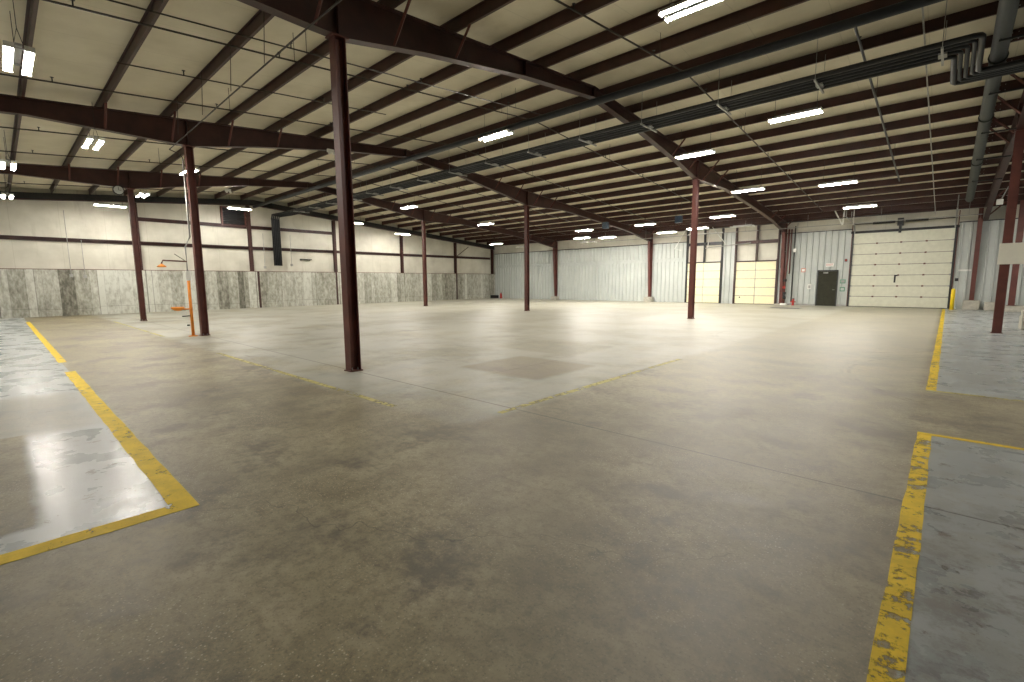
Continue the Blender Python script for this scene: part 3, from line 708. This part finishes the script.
for k, xx in enumerate(xs):
    if min(abs(xx - f) for f in FR) < .25: xx += .4
    mkp = bpy.data.objects.new('trapeze', None)
    p = mk(lambda b: box(b, (xx-.02, -.2, -.16), (xx+.02, .85, -.12)), 'trapeze_channel', MGALV, t)
    mk(lambda b: box(b, (xx-.07, .25, -.12), (xx+.07, .5, -.08)), 'clamp', MGALV, p)
    for yy in (-.15, .8):
        zt = R(BY+yy)+.15-BZ
        mk(lambda b: tube(b, [(xx, yy, -.15), (xx, yy, zt)], .006, 4), 'threaded_rod', MGALV, t)
# drop sleeve
# branch lines
def branch(x, y0, y1, label, r=.018, mat=MBR, off=.42, heads=True):
    ys = [y0] + ([RIDGE] if y0 < RIDGE < y1 else []) + [y1]
    t = thing('sprinkler_branch', label, 'pipe', (x, y0, 0), group='sprinkler branch lines')
    mk(lambda b: tube(b, [(0, y-y0, R(y)-off) for y in ys], r, 8), 'pipe', mat, t)
    if heads:
        y = y0 + 1.1; k = 0
        while y < y1 and k < 12:
            z = R(y)-off
            mk(lambda b: (tube(b, [(0, y-y0, z), (0, y-y0, z+.09)], .012, 6), lathe(b, (0, y-y0, z+.09), [(.03, 0), (.035, .008)], 8)), 'sprinkler_head', MDK, t)
            if k % 2: mk(lambda b: tube(b, [(0, y-y0+.3, z), (0, y-y0+.3, R(y)+.15)], .006, 4), 'hanger_rod', MBR, t)
            y += 3.05; k += 1
    return t
branch(-1.8, 11.9, 25.5, 'thin sprinkler line ending short of the big overhead door', .028, MDK)
branch(-5.2, -6, 30, 'sprinkler line between the near rafter and the big door')
branch(-10.15, -6, 26, 'sprinkler line crossing just behind the nearest column')
branch(-9.6, -6, 11.9, 'twin sprinkler line closest to the near rafter', .014)
branch(-14.1, -6, 29.5, 'sprinkler line halfway between the near and the eyewash rafters')
branch(-18.7, -6, 26, 'sprinkler line just beyond the eyewash column rafter')
branch(-21.95, -6, 30, 'sprinkler line halfway between the eyewash and clock rafters')
branch(-28.6, -6, 30, 'sprinkler line between the clock column rafter and the gable wall')
branch(-12.2, 2.0, 8.0, 'short sprinkler line above the nearest twin-bar light', .014)
o = mk(lambda b: tube(b, [(-.78, RIDGE, R(RIDGE)-.3), (-.78, YW-.6, R(YW-.6)-.3)], .016, 6), 'grey_conduit', MGALV); tag(o, 'thin pale conduit running under the roof towards the big door', 'conduit')
for yy, zz, xa, xb, l in ((33.4, 4.78, -21, 1.0, 'thin conduit strung along the eave above the dock doors'), (32.2, 5.02, -30, -2, 'second thin conduit strung along the roof near the eave')):
    o = mk(lambda b: (tube(b, [(xa, yy, zz), (xb, yy, zz)], .022, 6), [tube(b, [(xa+.5+k*(xb-xa-1)/6, yy, zz), (xa+.5+k*(xb-xa-1)/6, yy, R(yy)+.1)], .008, 4) for k in range(7)]), 'eave_conduit', MDK if yy < 33 else MGALV); tag(o, l, 'conduit')
# big grey-green duct under the roof at right, with supports
t = thing('round_duct', 'fat grey-green pipe running under the roof at the right', 'duct', (.42, 10.0, 0))
mk(lambda b: tube(b, [(0, -8, R(2)-.42), (0, RIDGE-10, R(RIDGE)-.42), (0, 20.4, R(30.4)-.42)], .14, 14), 'pipe', MGP, t)
mk(lambda b: [lathe(b, (0, y-10, R(y)-.42), [(.165, -.04), (.165, .04)], 14, 'y') for y in (15.4, 19.3, 24.)], 'coupling', MGP, t)
for y in (14.2, 17.1, 20.2, 23.1, 26.2):
    mk(lambda b: box(b, (-.05, y-10-.02, R(y)-.62), (.78, y-10+.02, R(y)-.58)), 'support_arm', MDK, t)
    mk(lambda b: tube(b, [(-.02, y-10, R(y)-.6), (-.02, y-10, R(y)+.1)], .008, 4), 'support_rod', MDK, t)
t = thing('junction_box', 'white box on the end of the rafter by the right column', 'box', (1.3, 28.2, 4.72))
mk(lambda b: box(b, (-.1, -.08, -.11), (.1, .08, .11)), 'box_body', MWH, t, .02)
mk(lambda b: tube(b, [(.05, 0, .14), (.2, 0, .6)], .02, 6), 'cable', MGALV, t)
# loose things on the gable wall: conduit drops and boxes
for (y, z0, z1, l) in ((2.75, 2.2, 5.5, 'thin conduit drop on the gable wall near the left edge'), (14.3, 3.0, 5.0, 'thin conduit drop right of the conduit bundle drop'), (12.5, 2.8, 5.0, 'thin conduit drop left of the conduit bundle drop'), (3.3, 2.15, 4.0, 'short hooked conduit ending over the concrete wall')):
    t = thing('conduit_drop', l, 'conduit', (XL+.03, y, 0), group='conduit drops')
    mk(lambda b: tube(b, [(0, 0, z0), (0, 0, z1)], .015, 6), 'pipe', MGALV, t)
    mk(lambda b: box(b, (-.04, -.07, z0-.16), (.05, .07, z0)), 'outlet_box', MGALV, t)
t = thing('wall_bracket', 'small dark bracket on the lower insulation right of the conduit drop', 'bracket', (XL-.16, 15.4, 3.35))
mk(lambda b: box(b, (-.09, -.4, -.02), (.12, .4, .02)), 'bar', MDK, t)
mk(lambda b: (box(b, (-.09, -.35, -.1), (-.05, -.3, .0)), box(b, (-.09, .3, -.1), (-.05, .35, 0))), 'mount', MDK, t)

# unit heaters
def heater(x, y, z, l):
    t = thing('unit_heater', l, 'heater', (x, y, z), group='unit heaters')
    mk(lambda b: box(b, (-.17, -.15, -.2), (.17, .15, .2)), 'casing', MBLUE, t, .02)
    mk(lambda b: [box(b, (-.15, -.18, -.16+k*.065), (.15, -.15, -.15+k*.065)) for k in range(6)], 'louvres', MDK, t)
    mk(lambda b: lathe(b, (0, .15, 0), [(.13, 0), (.13, .03)], 14, 'y'), 'fan_guard', MDK, t)
    for s in (-1, 1): mk(lambda b: tube(b, [(s*.13, 0, .2), (s*.13, 0, R(y)-z+.1)], .008, 4), 'hanger_rod', MDK, t)
heater(-11.55, 26.6, 5.08, 'blue unit heater left of the bright red column'); heater(-16.2, 26.4, 5.12, 'blue unit heater hung before the long ribbed liner')

# ------------------------------------------------------------------ fluorescent fixtures
def fixture(loc, label, rz=0):
    t = thing('fluorescent_fixture', label, 'ceiling light', loc, rz, 'fluorescent fixtures')
    def hs(b):
        for s in (-1, 1):
            c = s*.115
            prism(b, [(-.62, c-.062, -.01), (-.62, c-.045, .045), (-.62, c+.045, .045), (-.62, c+.062, -.01), (-.62, c+.055, -.01), (-.62, c+.04, .038), (-.62, c-.04, .038), (-.62, c-.055, -.01)], (1.24, 0, 0))
        for s in (-1, 1): box(b, (s*.4-.03, -.16, .045), (s*.4+.03, .16, .06))
        box(b, (-.5, -.04, .06), (.5, .04, .1))
    mk(hs, 'housing', MHOUS, t)
    for s in (-1, 1):
        def tb(b): tube(b, [(-.6, s*.115, -.004), (.6, s*.115, -.004)], .022, 8)
        mk(tb, 'fluorescent_tubes', MLAMP, t)
        for c in (-.115, .115): mk(lambda b: box(b, (s*.62-.012, c-.06, -.035), (s*.62+.012, c+.06, .045)), 'end_cap', MWH, t)
        mk(lambda b: (tube(b, [(s*.5, -.05, .1), (s*.5, 0, .32), (s*.5, 0, .93)], .005, 4), tube(b, [(s*.5, .05, .1), (s*.5, 0, .32)], .005, 4)), 'hanger', MDK, t)
    return t
FX = [(-3.15, 7.8, 'twin-bar light nearest the camera at the top edge'),
      (-10.8, 11.05, 'light hanging between the nearest column and the near rafter'),
      (-3.4, 15.05, 'bright light midway along the roof left of the pale conduit'),
      (-6.7, 16.56, 'light hanging against the near rafter above the bright red column'),
      (-3.5, 22.8, 'light halfway to the big overhead door'),
      (-6.6, 22.1, 'light just right of the near rafter past the bright red column'),
      (-3.3, 27.5, 'light above and nearest the personnel door'),
      (-9.2, 26.8, 'light right of the bright red column above the cream dock door'),
      (-11.55, .6, 'large twin-bar light at the top left corner'),
      (-17.35, 2.15, 'twin-bar light seen just under the eyewash rafter'),
      (-21.6, .6, 'twin-bar light at the left edge below the eyewash rafter'),
      (-20.6, 5.14, 'light glimpsed behind the top of the eyewash column'),
      (-27.2, 4.9, 'light just right of the clock column top'),
      (-29.0, .66, 'lowest twin-bar light at the left edge'),
      (-18.2, 27.0, 'upper light of the cluster before the wall column left of the doors'),
      (-20.1, 29.5, 'left light of the cluster over the long liner'),
      (-18.3, 30.1, 'right light of the cluster over the long liner'),
      (-13.8, 27.0, 'light right of the last wall column, upper one'),
      (-13.8, 30.0, 'light right of the last wall column, lower one'),
      (-11.6, 29.5, 'light directly behind the bright red column top'),
      (-22.7, 22.2, 'light left of the slim red column at mid roof'),
      (-28.5, 29.1, 'light nearest the far concrete corner')]
off = [(-20.9, 31.6, 'unlit light right under the eave before the long liner'), (-9.2, 30.1, 'unlit light above the cream dock door'), (-27.6, 31.4, 'unlit light close to the far concrete corner')]
MOFF = simple('unlit_tube', (.6, .6, .55), .4, var=.03)
f0 = None
for x, y, l in FX + off + [(-31.6, 4.3, 'light lying along the gable wall left of the clock column'), (-31.6, 10.3, 'light under the louvred vent along the gable wall'), (-31.0, 17.4, 'light peeping out just right of the nearest column'), (-31.9, 22.0, 'light along the gable wall near the far slim column')] + \
    [(-12, -6, 'added fill light, unseen, left behind the camera'), (6, 22, 'added fill light, unseen beyond the right edge, middle'), (5., 27, 'light beyond the right edge, far'), (-23, 16.4, 'light hidden behind the nearest column')]:  # behind-camera and right-middle fixtures are unseen, added as fill light
    rz = PI/2 if x < -30.5 else 0
    # the fixture hangs level below a purlin
    z = R(y) - .9
    L = 'white fluorescent fixture, ' + l
    if (x, y, l) == FX[0]: f0 = fixture((x, y, z), L)
    else: r = dup(f0, (x, y, z), L, rz)
    if (x, y, l) in off:
        for c in r.children:
            if c.name.startswith('fluorescent_tubes'):
                c.data = c.data.copy(); c.data.materials.clear(); c.data.materials.append(MOFF)

# ------------------------------------------------------------------ painted floor lines
def fline(x0, x1, y0, y1, mat, label):
    cx_, cy_ = (x0+x1)/2, (y0+y1)/2
    def f(b):
        n = max(2, int(max(x1-x0, y1-y0)/.25)); along_x = (x1-x0) > (y1-y0)
        rnd = random.Random(round(x0*100+y0*10)); A = []; B = []
        for i in range(n+1):
            u = i/n; j1, j2 = rnd.uniform(-.006, .006), rnd.uniform(-.006, .006)
            if along_x: A.append((x0+(x1-x0)*u-cx_, y0+j1-cy_, 0)); B.append((x0+(x1-x0)*u-cx_, y1+j2-cy_, 0))
            else: A.append((x0+j1-cx_, y0+(y1-y0)*u-cy_, 0)); B.append((x1+j2-cx_, y0+(y1-y0)*u-cy_, 0))
        va = [b.verts.new(p) for p in A]; vb = [b.verts.new(p) for p in B]
        for i in range(n): b.faces.new((va[i], va[i+1], vb[i+1], vb[i]))
        for q in bmesh.ops.extrude_face_region(b, geom=b.faces[:])['geom']:
            if isinstance(q, bmesh.types.BMVert): q.co.z += .0015
    o = mk(f, 'floor_line', mat); o.location = (cx_, cy_, .001)
    return tag(o, label, 'floor marking')
fline(-11.95, -3.9, .70, .85, MLINE, 'bold yellow floor line along the glossy left bay, nearest stretch')
fline(-30, -13.5, .72, .85, MLINE, 'yellow floor line receding to the concrete wall past a gap')
fline(-4.05, -3.9, -7, .70, MLINE, 'yellow floor line closing the near side of the glossy left bay')
fline(-.115, .0, -3, 6.36, MLINEW, 'scuffed wide yellow line at the lower right')
fline(-.115, 8, 6.36, 6.45, MLINE, 'thin yellow line closing the near right bay')
fline(-.115, .0, 9.04, 34.2, MLINEW, 'yellow line leading to the bollard by the big door')
fline(-.115, 8, 8.95, 9.04, MLINEF, 'thin pale yellow line at the start of the far right bay')
fline(-4.0, -3.9, 4.05, 9.4, MLINEF, 'faded yellow line in the middle of the floor beside the brown patch')
fline(-12.5, -5.2, 3.32, 3.41, MLINEF, 'faded yellow line passing before the nearest column base')
fline(-27, -17.8, 3.32, 3.41, MLINEF, 'faint yellow line between the eyewash and clock columns')

# ------------------------------------------------------------------ world, camera, view
w = bpy.data.worlds.new('w'); sc.world = w; w.use_nodes = True
w.node_tree.nodes['Background'].inputs[0].default_value = (.02, .02, .02, 1)
f, pitch, yaw, roll = 470.81, math.radians(7.122), math.radians(42.643), math.radians(-.418)
fw = Vector((-math.sin(yaw)*math.cos(pitch), math.cos(yaw)*math.cos(pitch), -math.sin(pitch)))
rt = Vector((math.cos(yaw), math.sin(yaw), 0)); up = rt.cross(fw)
rt2 = rt*math.cos(roll) + up*math.sin(roll); up2 = rt2.cross(fw)
cam = bpy.data.cameras.new('camera'); cam.sensor_width = 36; cam.lens = f*36/1024; cam.clip_end = 200; cam.clip_start = .05
co = bpy.data.objects.new('camera', cam); COL.objects.link(co)
co.matrix_world = Matrix(((rt2.x, up2.x, -fw.x, 0), (rt2.y, up2.y, -fw.y, 0), (rt2.z, up2.z, -fw.z, 1.6), (0, 0, 0, 1)))
sc.camera = co
sc.view_settings.view_transform = 'Standard'; sc.view_settings.look = 'None'; sc.view_settings.gamma = 1; sc.view_settings.use_curve_mapping = False
sc.view_settings.exposure = 0
sc.cycles.use_denoising = True
sc.cycles.max_bounces = 8; sc.cycles.diffuse_bounces = 5
